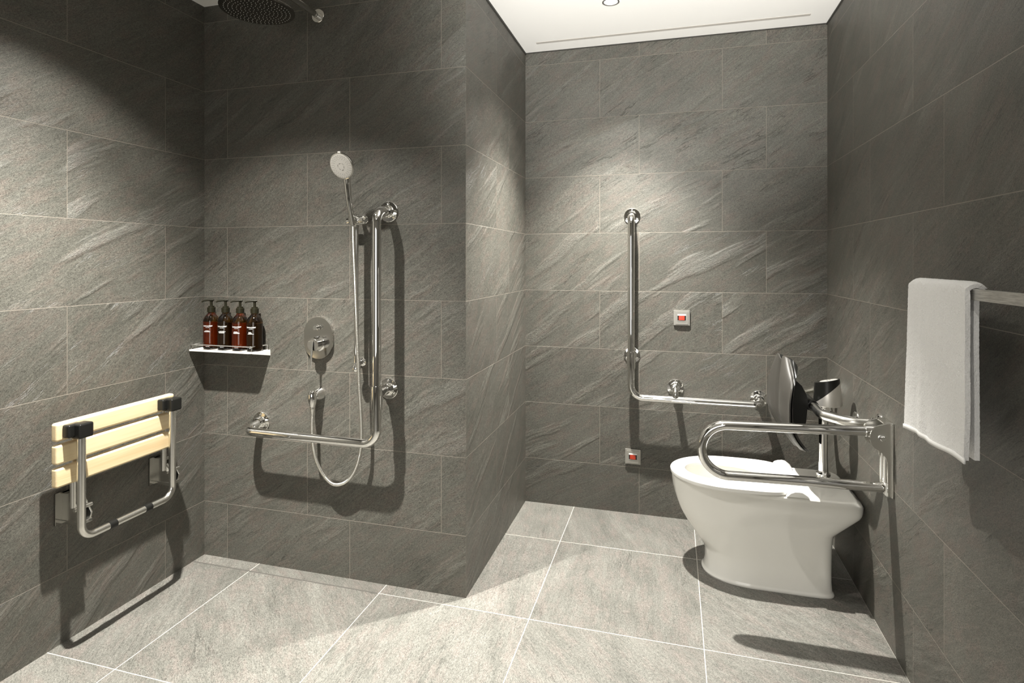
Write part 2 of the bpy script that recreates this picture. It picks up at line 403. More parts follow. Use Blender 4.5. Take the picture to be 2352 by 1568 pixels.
# ---------------------------------------------------------------- hand shower set
t = empty('shower_slide_bar', (-1.204, Y2, .87), 'slim vertical chrome slide bar with round lower end beside the grab rail', 'shower rail')
XS, YS = -1.2045, 2.022
bm = B(); tube(bm, [(XS, YS, .876), (XS, YS, 1.475)], .0092, 20); obj('bar', bm, CHROME, t)
bm = B(); lathe(bm, (XS, YS, .868), (0, 0, 1), [(0, -.018), (.009, -.0156), (.0156, -.009), (.018, 0), (.0156, .009), (.0105, .0145), (.0092, .022)], 24); obj('end_ball', bm, CHROME, t)
bm = B(); tube(bm, [(XS, Y2, .885), (XS, YS, .885)], .008); lathe(bm, (XS, Y2, .885), (0, -1, 0), [(.017, 0), (.017, .006), (.009, .012)]); obj('wall_mount', bm, CHROME, t)
bm = B(); tube(bm, [(XS, Y2, 1.462), (XS, YS, 1.462)], .009); lathe(bm, (XS, Y2, 1.462), (0, -1, 0), [(.018, 0), (.018, .006), (.009, .014)]); obj('wall_mount', bm, CHROME, t)
bm = B(); lathe(bm, (XS-.036, YS-.004, 1.449), (1, -.10, .05), [(0, 0), (.012, .0), (.0135, .003), (.0135, .020), (.011, .024), (.017, .03), (.019, .046), (.0185, .082), (.015, .086), (0, .086)], 28); br = obj('slider', bm, CHROME, t)
bm = B(); lathe(bm, (XS+.002, YS-.024, 1.440), (.03, -.34, .94), [(.0165, 0), (.0175, .004), (.0175, .026), (.015, .030), (.010, .030), (.010, 0)], 28, cap=False); obj('cradle', bm, CHROME, br)
# hand shower: handle base pt -> head
hb = V(-1.1995, 1.990, 1.432); hc = V(-1.195, 1.905, 1.648)
nf = V(-.10, -.90, -.43).normalized()      # spray face normal
t = empty('hand_shower', hb, 'round chrome hand shower with pale spray face resting in its holder on the slide bar', 'hand shower')
up = (hc-hb); up = (up-nf*up.dot(nf)).normalized()
bm = B(); hp = smoothpath([hb, hb+(hc-hb)*.35+V(0, .004, 0), hb+(hc-hb)*.62+V(0, .012, 0), hc-up*.046-nf*.013], 8)
n_ = len(hp); tube(bm, hp, .01, 22, rads=[.0088+.0048*(math.sin(min(1, k/n_*1.15)*PI/2))+.0030*max(0, (k/n_-.8)/.2) for k in range(n_)]); obj('handle', bm, CHROME, t)
bm = B(); lathe(bm, hc-nf*.020, nf, [(0, 0), (.022, .001), (.040, .006), (.0490, .013), (.0515, .020), (.0508, .0235), (.047, .0245)], 48, cap=True)
obj('head_shell', bm, CHROME, t)
bm = B(); lathe(bm, hc+nf*.0042, nf, [(.0468, 0), (.0468, .001), (.040, .0018), (0, .0022)], 48); face = obj('spray_face', bm, FACE, t)
bm = B(); sd = nf.cross(up); q = hc+up*.050-nf*.004; box(bm, q-V(.006, .006, .004), q+V(.006, .006, .004), .002, rot=None); obj('mode_button', bm, FACE, t)
bm = B()
for r, n in ((.0415, 28), (.0355, 24), (.0295, 20)):
    for k in range(n):
        a = 2*PI*k/n+r*40; p = hc+nf*.0058+(up*math.cos(a)+sd*math.sin(a))*r; lathe(bm, p, nf, [(.0011, 0), (.0009, .0009), (0, .0011)], 8)
for k in range(6):
    a0 = k*PI/3
    tube(bm, [hc+nf*.0066+(up*math.cos(a0+j*.16)+sd*math.sin(a0+j*.16))*(.0125+.0016*(k % 2)) for j in range(5)], .0006, 6)
o = obj('spray_nozzle', bm, DOT, face); o['kind'] = 'stuff'
# outlet and hose
XO = -1.4075
t = empty('hose_outlet', (XO, Y2, .735), 'chrome wall outlet elbow below the mixer that feeds the hose', 'hose outlet')
bm = B(); lathe(bm, (XO, Y2, .742), (0, -1, 0), [(.0, 0), (.0285, 0), (.0285, .004), (.026, .012), (.020, .030), (.0165, .036), (0, .038)], 36, sx=1.0); obj('rosette', bm, CHROME, t)
bm = B(); lathe(bm, (XO-.002, 2.030, .768), (0, 0, -1), [(0, 0), (.010, .002), (.0165, .012), (.0185, .028), (.0165, .052), (.0125, .066), (.0125, .070)], 30); obj('spout', bm, CHROME, t)
bm = B(); lathe(bm, (XO-.002, 2.030, .700), (0, 0, -1), [(.0105, 0), (.0115, .002), (.0115, .012), (.0085, .018), (.0075, .032), (.006, .032)], 26); obj('hose_nut', bm, STEEL, t)
hpts = [(XO-.002, 2.030, .672), (XO-.002, 2.028, .615), (XO+.002, 2.026, .555), (XO+.018, 2.026, .487), (XO+.052, 2.026, .430), (XO+.098, 2.026, .397), (XO+.150, 2.026, .410), (XO+.195, 2.024, .462), (XO+.222, 2.022, .545), (XO+.228, 2.018, .640), (XO+.222, 2.012, .800), (XO+.217, 2.004, 1.00), (XO+.211, 2.000, 1.20), (XO+.206, 1.996, 1.36), (hb.x, hb.y, hb.z-.006)]
hp = smoothpath(hpts, 12)
# ribbed hose: resample evenly, alternate radius
L = [0]
for a, b in zip(hp, hp[1:]): L.append(L[-1]+(b-a).length)
def at(s):
    for i in range(len(hp)-1):
        if L[i+1] >= s: return hp[i].lerp(hp[i+1], (s-L[i])/(L[i+1]-L[i]+1e-9))
    return hp[-1]
N = int(L[-1]/.0011); pp = [at(L[-1]*k/N) for k in range(N+1)]
bm = B(); tube(bm, pp, .0066, 12, rads=[(.0071, .0071, .0062)[k % 3] for k in range(N+1)])
obj('shower_hose', bm, HOSE, label='thin ribbed chrome shower hose hanging in a long loop below the hand shower', cat='hose', sharp=60)

# mixer valve
XM = -1.4045
t = empty('shower_mixer', (XM, Y2, .975), 'oval chrome shower mixer plate with round knob and thin lever', 'shower mixer')
def stadium(cx, cz, w, h, y, n=40):
    r = w/2; out = []
    for k in range(n+1): a = PI*k/n; out.append((cx+r*math.cos(a), y, cz+h/2-r+r*math.sin(a)))
    for k in range(n+1): a = PI+PI*k/n; out.append((cx+r*math.cos(a), y, cz-h/2+r+r*math.sin(a)))
    return out
bm = B(); prism(bm, stadium(XM, .975, .132, .172, Y2), (0, -.013, 0), .0008); obj('wall_plate', bm, plain('soft_chrome', (.62, .61, .58), .12, 1.0, bscale=20), t, sharp=40)
bm = B(); lathe(bm, (XM+.003, Y2-.012, .952), (0, -1, 0), [(.031, 0), (.031, .004), (.028, .006), (.0255, .008), (.0255, .040), (.0240, .0425), (0, .0425)], 44); kn = obj('knob', bm, CHROME, t)
bm = B(); prism(bm, [(XM-.003, Y2-.0545, .967), (XM+.009, Y2-.0545, .967), (XM+.0055, Y2-.064, .865), (XM+.0005, Y2-.064, .865)], (0, -.005, 0), .001); obj('lever', bm, CHROME, kn, label='thin flat chrome lever')
bm = B(); lathe(bm, (XM, Y2-.012, 1.019), (0, -1, 0), [(.012, 0), (.012, .002), (.0085, .003), (.0085, .012), (.011, .013), (.011, .020), (.0095, .022), (0, .022)], 30); obj('diverter_button', bm, CHROME, t)

# rain shower head
t = empty('rain_shower_head', (-1.41, Y2, 2.3), 'wide round dark rain shower head on a chrome arm from the shower wall', 'shower head')
bm = B(); lathe(bm, (-1.41, Y2, 2.303), (0, -1, 0), [(0, 0), (.0285, 0), (.0285, .005), (.027, .007), (.012, .007)], 44); obj('wall_flange', bm, STEEL, t)
bm = B(); tube(bm, fillet([(-1.41, Y2-.004, 2.303), (-1.41, 1.71, 2.303), (-1.41, 1.71, 2.215)], [.05], 12), .0118, 26); obj('arm', bm, STEEL, t)
bm = B(); tube(bm, [(-1.41, Y2-.006, 2.303), (-1.41, Y2-.028, 2.303)], .0135, 26); obj('arm_collar', bm, CHROME, t)
hz = 2.172
bm = B(); lathe(bm, (-1.41, 1.71, hz), (0, 0, 1), [(0, -.0005), (.118, 0), (.1235, .002), (.1245, .005), (.123, .008), (.060, .012), (.022, .020), (.016, .032), (.016, .045), (0, .045)], 72); pl = obj('head_plate', bm, plain('dark_mirror_steel', (.30, .29, .27), .10, 1.0), t)
bm = B()
for k in range(1, 9):
    r = .0135*k; n = 6*k
    for j in range(n):
        a = 2*PI*j/n+k*.35; lathe(bm, (-1.41+r*math.cos(a), 1.71+r*math.sin(a), hz), (0, 0, -1), [(.0013, 0), (.0011, .0013), (0, .0016)], 8)
o = obj('spray_nozzle', bm, LDOT, pl); o['kind'] = 'stuff'

# ---------------------------------------------------------------- shelf and bottles
SX0, SX1, SY0, SZ = -1.983, -1.645, 1.984, .915
t = empty('shower_shelf', ((SX0+SX1)/2, Y2, SZ-.01), 'white corner shelf with low chrome guard rail holding the pump bottles', 'shelf')
bm = B()
pl = fillet([(SX0, Y2, SZ-.006), (SX0, SY0, SZ-.006), (SX1-.022, SY0, SZ-.006), (SX1, Y2, SZ-.006)], [.004, .012], 6)
prism(bm, pl, (0, 0, .006), .0012); obj('tray', bm, SHELFM, t, sharp=30)
bm = B(); prism(bm, [(SX1-.0205, SY0+.006, SZ-.005), (SX1+.0005, Y2, SZ-.005), (SX1+.0005, Y2, SZ-.024), (SX1-.0205, SY0+.006, SZ-.007)], (-.003, 0, 0)); obj('side_bracket', bm, SHELFM, t, smooth=False)
bm = B(); a = [(SX0+.006, Y2-.001, SZ+.022), (SX0+.006, SY0+.006, SZ+.022), (SX1-.028, SY0+.006, SZ+.022), (SX1-.009, Y2-.006, SZ+.022), (SX1-.009, Y2-.006, SZ-.002)]
tube(bm, fillet(a, [.004, .012, .004], 6), .0021, 12)
tube(bm, [(SX0+.006, SY0+.006, SZ+.022), (SX0+.006, SY0+.006, SZ-.001)], .0021, 10)
tube(bm, [(SX1-.028, SY0+.012, SZ+.022), (SX1-.028, SY0+.010, SZ-.001)], .0021, 10)
obj('guard_rail', bm, CHROME, t)
bm = B(); pl = fillet([(SX0+.010, SY0+.010, SZ+.0012), (SX1-.025, SY0+.010, SZ+.0012), (SX1-.014, Y2-.005, SZ+.0012)], [.008], 5); tube(bm, pl, .0012, 8); obj('tray_lip', bm, CHROME, t)

def text_mesh(s, size):
    cu = bpy.data.curves.new('letters', 'FONT'); cu.body = s; cu.size = size; cu.align_x = 'CENTER'; cu.resolution_u = 2; cu.offset = size*.02
    o = bpy.data.objects.new('letters', cu); C.objects.link(o)
    dg = bpy.context.evaluated_depsgraph_get(); me = bpy.data.meshes.new_from_object(o.evaluated_get(dg))
    bpy.data.objects.remove(o); bpy.data.curves.remove(cu); return me
def bottle(loc, liquid, lab, rz, lines):
    x, y, z = loc
    t = empty('pump_bottle', loc, lab, 'pump bottle', 'amber pump bottles on the shower shelf')
    r = .0322
    bm = B(); lathe(bm, loc, (0, 0, 1), [(0, .003), (.022, .0015), (r-.004, 0), (r-.001, .003), (r, .008), (r, .120), (r-.002, .128), (.025, .139), (.0155, .150), (.0135, .154), (.0130, .162), (0, .162)], 48)
    g = obj('glass_body', bm, AMBER, t)
    bm = B(); lathe(bm, (x, y, z+.012), (0, 0, 1), [(0, 0), (r-.005, 0), (r-.0022, .003), (r-.0022, .103), (0, .103)], 40); obj('liquid', bm, liquid, g)
    bm = B(); lathe(bm, (x, y, z+.157), (0, 0, 1), [(.0158, 0), (.0162, .001), (.0162, .0195), (.0150, .0205), (.012, .0205), (.012, .026), (.009, .0265), (.0055, .0265), (.0050, .040), (.0062, .0485), (.0085, .0500), (.0085, .0525), (0, .053)], 32); pm = obj('pump_collar', bm, PUMPM, t)
    bm = B(); d = V(math.cos(rz), math.sin(rz), 0); c = V(x, y, z+.2085)
    tube(bm, [c-d*.010, c+d*.014, c+d*.030-V(0, 0, .003), c+d*.037-V(0, 0, .007)], .004, 12, rads=[.0048, .0046, .0036, .0026]); obj('pump_spout', bm, PUMPM, t)
    # printed label wrapped on the front of the bottle
    fa = math.atan2(-y, -x)-.50; bm = B(); rr = r+.0004; lines = [(a_, b_*1.25, c_, d_) for a_, b_, c_, d_ in lines]
    def wrap(px, pz): a = fa+px/rr; return V(x+rr*math.cos(a), y+rr*math.sin(a), z+pz)
    me = text_mesh('GROWN ALCHEMIST', .0066)
    vv = [bm.verts.new(wrap(v.co.x*.66, .098+v.co.y)) for v in me.vertices]
    for p in me.polygons:
        try: bm.faces.new([vv[i] for i in p.vertices])
        except ValueError: pass
    bpy.data.meshes.remove(me)
    obj('brand_print', bm, PRINT, g, smooth=False, label='white printed brand lettering'); bm = B()
    for (zz, w, xo, hh) in lines:
        if zz < .05:
            obj('small_print', bm, PRINT, g, smooth=False, label='small white printed lines'); bm = B()
        k = xo-w/2; rd = random.Random(int(zz*1e5)+int(w*1e4))
        while k < xo+w/2:
            e = min(k+rd.choice((.0022, .0034, .0048)), xo+w/2)
            q = [bm.verts.new(wrap(a_, b_)) for a_, b_ in ((k, zz), (e, zz), (e, zz+hh), (k, zz+hh))]; bm.faces.new(q); k = e+.0007
    obj('volume_print', bm, PRINT, g, smooth=False, label='single tiny white printed line')
    return t
bx = [-1.9095, -1.8355, -1.7615, -1.6885]
base_lines = [(.0935, .013, 0, .0011)]
BL = [base_lines+[(.0800, .012, -.002, .0011), (.0775, .020, -.002, .0012), (.0750, .021, -.002, .0012), (.013, .012, 0, .001)],
      base_lines+[(.0800, .016, 0, .0011), (.0775, .026, 0, .0012), (.0750, .020, -.001, .0012), (.0725, .018, -.001, .0012), (.013, .012, 0, .001)],
      base_lines+[(.0800, .012, -.003, .0011), (.0775, .017, -.002, .0012), (.0750, .021, 0, .0012), (.0725, .022, .001, .0012), (.013, .012, 0, .001)],
      base_lines+[(.0800, .010, -.004, .0011), (.0775, .011, -.003, .0012), (.0750, .013, -.002, .0012), (.0725, .022, .0, .0012), (.013, .012, 0, .001)]]
labs = ['amber pump bottle of reddish liquid at the left end of the shelf, nearest the corner', 'dark olive-brown pump bottle standing between the two reddish ones', 'amber pump bottle of reddish liquid standing between the two dark ones', 'dark olive-brown pump bottle at the right end of the shelf']
for i in range(4): bottle((bx[i], 2.031, SZ+.0004), (LIQR, LIQD)[i % 2], labs[i], PI+.55, BL[i])

# ---------------------------------------------------------------- emergency call buttons
def button(cx, cz, lab):
    t = empty('call_button', (cx, Y4, cz-.038), lab, 'call button', 'emergency call buttons on the back wall')
    bm = B(); box(bm, (cx-.039, Y4-.009, cz-.038), (cx+.039, Y4, cz+.038), .0015, 2); obj('plate', bm, PLATE, t)
    bm = B(); w, h = .0300, .0310; z = cz-.0
    y0, y1 = Y4-.0125, Y4-.009
    ix0, ix1, iz0, iz1 = cx-.0205, cx+.0205, z-.018, z+.018
    box(bm, (cx-w, y0, z-h), (ix0, y1, z+h)); box(bm, (ix1, y0, z-h), (cx+w, y1, z+h)); box(bm, (ix0, y0, z-h), (ix1, y1, iz0)); box(bm, (ix0, y0, iz1), (ix1, y1, z+h)); fr = obj('inner_frame', bm, PLATE, t, smooth=False)
    bm = B(); box(bm, (ix0+.0005, Y4-.0135, iz1-.0065), (ix1-.0005, Y4-.0091, iz1)); obj('marking_strip', bm, PRINT, t, smooth=False, label='pale strip above the red lens')
    bm = B(); box(bm, (ix0+.0005, Y4-.0135, iz0), (ix1-.0005, Y4-.0091, iz0+.005)); obj('lower_strip', bm, PLATE, t, smooth=False)
    bm = B(); box(bm, (ix0+.001, Y4-.0112, iz0+.0055), (ix1-.001, Y4-.0091, iz1-.007)); obj('recess', bm, BLK, t, smooth=False)
    bm = B(); box(bm, (ix0+.0062, Y4-.0150, iz0+.0062), (ix1-.0062, Y4-.0112, iz1-.0078), .0012, 2); obj('red_lens', bm, RED, t)
button(.0435, 1.008, 'square grey plate with red button, the upper one beside the vertical rail')
button(-.1955, .2925, 'square grey plate with red button, the lower one near the floor')

# ---------------------------------------------------------------- folding shower seat
XF = -1.889        # slat front face
t = empty('folding_shower_seat', (X1, 1.62, .40), 'fold-up shower seat of three pale wooden slats on steel tubing', 'shower seat')
for z0, z1, y0, y1 in ((.7125, .7710, 1.372, 1.822), (.6385, .7010, 1.372, 1.802), (.5640, .6265, 1.372, 1.802)):
    bm = B(); box(bm, (XF-.027, y0, z0), (XF, y1, z1), .0075, 4); obj('slat', bm, WOOD, t)
YL, YRr = 1.424, 1.777; XG = -1.853
bm = B(); tube(bm, fillet([(XG, YL, .748), (XG, YL, .388), (XG, YRr, .388), (XG, YRr, .748)], [.042, .042], 12), .0125, 24); fr = obj('leg_frame', bm, STEEL, t)
for ya in (1.530, 1.668):
    bm = B(); lathe(bm, (XG, ya-.014, .388), (0, 1, 0), [(.0127, 0), (.0142, .001), (.0142, .027), (.0127, .028)], 24, cap=False); obj('rubber_sleeve', bm, BLK, fr)
for yy in (YL, YRr):
    bm = B()
    box(bm, (XF-.001, yy-.036, .722), (XF+.030, yy+.012, .764), .006, 3)
    box(bm, (XF+.010, yy-.018, .716), (XG+.017, yy+.030, .764), .006, 3)
    obj('hinge_clip', bm, BLK, t)
for yy in (1.452, 1.805):
    bm = B(); tube(bm, [(XF-.036, yy, .47), (XF-.036, yy, .75)], .0105, 20); obj('back_tube', bm, STEEL, t)
for k, y0 in enumerate((1.434, 1.793)):
    y1 = y0+.124
    bm = B(); prism(bm, fillet([(X1, y0, .515), (X1, y0+.075, .515), (X1, y1, .425), (X1, y1-.008, .407), (X1, y0, .407)], [.004, .02, .008], 5), (.006, 0, 0), .001); wp = obj('wall_plate', bm, DCHROME, t)
    bm = B()
    for yy in (y0+.022, y0+.058):
        prism(bm, [(X1+.005, yy, .508), (X1+.040, yy, .512), (X1+.088, yy, .440), (X1+.082, yy, .420), (X1+.005, yy, .412)], (0, .006, 0), .0012)
    box(bm, (X1+.005, y0+.020, .408), (X1+.085, y0+.066, .420), .002)
    box(bm, (X1+.030, y0+.026, .498), (X1+.046, y0+.060, .511), .002)
    obj('bracket_arm', bm, STEEL, wp)
    bm = B(); tube(bm, [(X1+.072, y0+.012, .462), (X1+.072, y0+.072, .462)], .007, 16); obj('pivot_bolt', bm, STEEL, wp)
    bm = B(); tube(bm, [(X1+.0055, y0+.098, .437), (X1+.009, y0+.098, .437)], .006, 16); obj('screw', bm, STEEL, wp)
    bm = B(); tube(bm, [(X1+.072, y0+.030, .468), (XF-.036, y0+.020, .490)], .009, 16); obj('knuckle', bm, STEEL, wp)

# ---------------------------------------------------------------- toilet
CY = 2.572
t = empty('toilet', (.35, CY, 0), 'white floor-standing ceramic toilet with its back close to the right wall', 'toilet')
def dring(xf, xb, hw, z, n=72, p=2.3, nose=.42, rb=.03):
    """outline with a round front (towards -x) and a squarish back; returns points"""
    out = []; xm = xf+(xb-xf)*nose
    for k in range(n):
        a = 2*PI*k/n; c, s = math.cos(a), math.sin(a)
        if c < 0:
            x = xm-(xm-xf)*abs(c)**(2/p); y = hw*(abs(s)**(2/p))*(1 if s > 0 else -1)
        else:
            e = 9.0
            x = xm+(xb-xm)*abs(c)**(2/e); y = hw*(abs(s)**(2/e))*(1 if s > 0 else -1)
        out.append(V(x, CY+y, z))
    return out
def loft(bm, rings, close0=True, close1=True):
    R = [[bm.verts.new(p) for p in r] for r in rings]; n = len(R[0])
    for a, b in zip(R, R[1:]):
        for i in range(n): bm.faces.new((a[i], a[(i+1) % n], b[(i+1) % n], b[i]))
    if close0: bm.faces.new(R[0])
    if close1: bm.faces.new(R[-1])
secs = [  # z, front x, back x, half width, nose
    (.000, .120, .603, .137, .42, 2.2), (.006, .118, .603, .139, .42, 2.2), (.012, .122, .600, .136, .42, 2.2), (.018, .127, .597, .133, .42, 2.2),
    (.050, .131, .595, .131, .42, 2.2), (.090, .130, .595, .130, .42, 2.2), (.110, .121, .595, .131, .43, 2.2), (.140, .098, .595, .134, .45, 2.2), (.185, .065, .595, .140, .48, 2.2),
    (.225, .041, .597, .146, .50, 2.2), (.240, .033, .602, .149, .51, 2.2), (.258, .025, .622, .152, .52, 2.2), (.285, .015, .652, .157, .53, 2.2), (.318, .005, .688, .163, .55, 2.2), (.330, .003, .694, .165, .55, 2.2), (.342, .000, .696, .167, .55, 2.2),
    (.364, -.003, .696, .173, .56, 2.2), (.374, -.004, .688, .176, .56, 2.2), (.384, -.004, .674, .178, .56, 2.2), (.3885, -.001, .671, .176, .56, 2.2), (.391, .006, .664, .169, .56, 2.2)]
def oval(cx, hx, hy, z, n=72): return [V(cx+hx*math.cos(2*PI*k/n), CY+hy*math.sin(2*PI*k/n), z) for k in range(n)]
rings = [dring(f, b, w, z, p=pp_, nose=no) for z, f, b, w, no, pp_ in secs]
rings += [oval(.200, .156, .118, .391), oval(.200, .154, .116, .386), oval(.202, .150, .112, .33), oval(.208, .140, .103, .30), oval(.225, .108, .078, .27), oval(.245, .078, .055, .215), oval(.26, .040, .030, .19)]
bm = B(); loft(bm, rings); obj('bowl', bm, CERA, t, sharp=50)
# water surface in the bowl
bm = B(); loft(bm, [oval(.24, .084, .060, .226)], False, True); obj('water', bm, glassy('clear_water', (.9, .95, .95)), t)
# seat ring
n = 72
def egg(x0, x1, hw, z, sq=2.0):
    return [V(((x0+x1)/2-.0)+((x1-x0)/2)*(1 if math.cos(2*PI*k/n) > 0 else -1)*abs(math.cos(2*PI*k/n))**(2/(2.0 if math.cos(2*PI*k/n) < 0 else sq)), CY+hw*(1 if math.sin(2*PI*k/n) > 0 else -1)*abs(math.sin(2*PI*k/n))**(2/(2.0 if math.cos(2*PI*k/n) < 0 else sq)), z) for k in range(n)]
so = [(-.006, .452, .187, .3925), (-.0085, .455, .1895, .3935), (-.010, .457, .191, .4055), (-.0085, .455, .1895, .4080), (-.003, .450, .184, .4095)]
si = [(.046, .360, .114, .4090), (.050, .356, .110, .4070), (.051, .355, .109, .4000), (.051, .355, .109, .3925)]
bm = B(); rr = [egg(a, b, w, z, 4.5) for a, b, w, z in so]+[egg(a, b, w, z) for a, b, w, z in si]
R = [[bm.verts.new(p) for p in r] for r in rr]; R.append(R[0])
for a, b in zip(R, R[1:]):
    for i in range(n): bm.faces.new((a[i], a[(i+1) % n], b[(i+1) % n], b[i]))
seat = obj('seat_ring', bm, SEATM, t, sharp=50)
for s in (-1, 1):
    bm = B(); yc = CY+s*.165
    prof = [(.418, .394), (.498, .394), (.494, .401), (.484, .408), (.474, .4155), (.462, .4175), (.448, .4150), (.432, .4100)]
    prism(bm, [(x, yc-.020 if s < 0 else yc-.030, z) for x, z in prof], (0, .05, 0), .003)
    obj('seat_hinge', bm, SEATM, seat)
bm = B(); box(bm, (.430, CY-.14, .3905), (.492, CY+.14, .4025), .004); obj('hinge_bar', bm, SEATM, seat)

# ---------------------------------------------------------------- flush valve
PX, PY = .588, CY+.012
t = empty('flush_valve', (PX, PY, .391), 'sensor flush valve with black and silver cap on a chrome pipe behind the toilet', 'flush valve')
bm = B(); lathe(bm, (PX, PY, .391), (0, 0, 1), [(0, 0), (.031, 0), (.031, .013), (.027, .016), (.023, .018), (.0225, .030), (.0265, .033), (.0265, .042), (.0205, .046), (.0180, .052), (.0175, .10), (.0195, .27), (.0195, .285), (0, .285)], 44); obj('riser_pipe', bm, CHROME, t)
bm = B(); lathe(bm, (PX+.004, PY, .672), (0, 0, 1), [(0, 0), (.022, 0), (.030, .006), (.0315, .016), (.029, .026), (.031, .03), (.031, .038), (0, .038)], 40)
tube(bm, fillet([(PX+.004, PY, .682), (PX+.045, PY-.03, .668), (X5-.002, PY-.03, .662)], [.02], 6), .0145, 24)
lathe(bm, (X5, PY-.03, .662), (-1, 0, 0), [(.034, 0), (.034, .004), (.030, .008), (.016, .010)], 36)
obj('valve_body', bm, CHROME, t)
hx, hy = PX+.017, PY
def cap_bm():
    bm = B(); lathe(bm, (hx, hy, .709), (-.03, 0, 1), [(0, 0), (.050, 0), (.0525, .003), (.0525, .012), (.0445, .118), (0, .118)], 60)
    r = bmesh.ops.bisect_plane(bm, geom=list(bm.verts)+list(bm.edges)+list(bm.faces), plane_co=(hx, hy, .808), plane_no=(-.22, .14, 1), clear_outer=True)
    eg = [e for e in bm.edges if e.is_boundary]; bmesh.ops.holes_fill(bm, edges=eg, sides=0)
    return bm
pc = (hx, hy-.044, .772); pn = V(-.66, .15, .73)
bm = cap_bm(); bmesh.ops.bisect_plane(bm, geom=list(bm.verts)+list(bm.edges)+list(bm.faces), plane_co=pc, plane_no=pn, clear_outer=True); bmesh.ops.holes_fill(bm, edges=[e for e in bm.edges if e.is_boundary], sides=0)
obj('silver_shell', bm, SILV, t)
bm = cap_bm(); bmesh.ops.bisect_plane(bm, geom=list(bm.verts)+list(bm.edges)+list(bm.faces), plane_co=pc, plane_no=pn, clear_inner=True); bmesh.ops.holes_fill(bm, edges=[e for e in bm.edges if e.is_boundary], sides=0)
sw = obj('sensor_window', bm, BLK, t, label='glossy black sensor window')
nn = V(-.22, .14, 1).normalized()
bm = B(); lathe(bm, V(hx+.003, hy, .8078), nn, [(.0335, 0), (.0335, .0012), (.030, .0022), (0, .0022)], 40, sx=1.0); bt = obj('top_button', bm, FACE, t)
bm = B(); xx = V(1, 0, 0); xx = (xx-nn*xx.dot(nn)).normalized(); yy = nn.cross(xx)
for q in (-.005, .004):
    c = V(hx+.003, hy, .8078)+nn*.0025+xx*q
    prism(bm, [c+yy*.011-xx*.0018, c+yy*.011+xx*.0018, c+yy*.001+xx*.0018, c+yy*.001-xx*.0018], nn*.0003); c = c-yy*.012
    prism(bm, [c+yy*.011-xx*.0018, c+yy*.011+xx*.0018, c+yy*.002+xx*.0018, c+yy*.002-xx*.0018], nn*.0003)
obj('flush_symbol', bm, BLK, bt, smooth=False)

# ---------------------------------------------------------------- backrest on its bow
YN, YB, XB, ZB = 2.285, 2.835, .533, .720
t = empty('toilet_back_support', (X5, CY, .72), 'dark grey padded backrest on a satin steel bow above the toilet', 'backrest')
bm = B(); tube(bm, fillet([(X5-.004, YN, ZB), (.600, YN, ZB), (XB, YN+.085, ZB), (XB, YB-.075, ZB), (.600, YB, ZB), (X5-.004, YB, ZB)], [.07, .06, .06, .07], 12), .0172, 26); obj('bow_tube', bm, STEEL, t)
for y in (YN, YB):
    bm = B(); lathe(bm, (X5, y, ZB), (-1, 0, 0), [(.036, 0), (.036, .004), (.032, .008), (.022, .012), (.021, .024), (.0175, .026)], 36); obj('wall_flange', bm, CHROME, t)
    bm = B()
# bracket between bow and pad
bm = B(); lathe(bm, (XB, CY-.075, ZB), (0, 1, 0), [(.0175, 0), (.0205, .001), (.0205, .149), (.0175, .150)], 28, cap=False)
box(bm, (.492, CY-.055, .698), (.530, CY+.055, .742), .006); obj('clamp', bm, BLK, t)
bm = B(); bl = [(.452, .655), (.452, .815), (.470, .818), (.490, .800), (.507, .765), (.512, .735), (.506, .66), (.498, .64), (.462, .635)]
prism(bm, fillet([(x, CY-.085, z) for x, z in bl+bl[:1]], .01, 4)[:-1], (0, .17, 0), .004); obj('pad_mount', bm, BLK, t)
# pad: two lobes
def padpt(s, tt, off=0.0):
    # s -1..1 across (near -> far), tt 0..1 upwards
    w = .185*(1-(max(0, .42-tt)/.42)**2.0*.72)*(1-(max(0, tt-.60)/.40)**3.0*.52)
    a = abs(s)
    ztop = .905-.034*(1-min(1, a/.30))**1.5-.045*max(0, (a-.5)/.5)**2
    z = .530+(ztop-.530)*tt
    x = .421+.082*max(0, (.45-tt)/.45)**1.8+.034*max(0, (tt-.60)/.40)**2*(.3+.7*a)
    x += -.016*math.sin(min(1, a*1.15)*PI)*.8+.012*(1-min(1, a/.14))**1.3*min(1, tt*2.5) - .006*a*a - .012*s
    return V(x+off, CY+.004+s*w, z)
NS, NT = 48, 40
bm = B()
G = [[bm.verts.new(padpt(-1+2*i/NS, j/NT)) for i in range(NS+1)] for j in range(NT+1)]
G2 = [[bm.verts.new(padpt(-1+2*i/NS, j/NT, .005+.010*min(1, 4*(1-abs(-1+2*i/NS)))*min(1, 6*min(j/NT, 1-j/NT)))) for i in range(NS+1)] for j in range(NT+1)]
for j in range(NT):
    for i in range(NS):
        bm.faces.new((G[j][i], G[j][i+1], G[j+1][i+1], G[j+1][i])); bm.faces.new((G2[j][i], G2[j+1][i], G2[j+1][i+1], G2[j][i+1]))
for j in range(NT):
    bm.faces.new((G[j][0], G[j+1][0], G2[j+1][0], G2[j][0])); bm.faces.new((G[j][NS], G2[j][NS], G2[j+1][NS], G[j+1][NS]))
for i in range(NS):
    bm.faces.new((G[0][i], G2[0][i], G2[0][i+1], G[0][i+1])); bm.faces.new((G[NT][i], G[NT][i+1], G2[NT][i+1], G2[NT][i]))
obj('pad', bm, PADM, t, sharp=50)
bm = B()
def shell(s, tt, o): p = padpt(s*1.0, .01+tt*.98, o); return p
A1 = [[bm.verts.new(shell((-1+2*i/24)*.99, j/24, .0105)) for i in range(25)] for j in range(25)]
A2 = [[bm.verts.new(shell((-1+2*i/24)*.90, j/24, .019+.010*math.sin(PI*j/24)*math.cos((-1+i/12)*PI/2))) for i in range(25)] for j in range(25)]
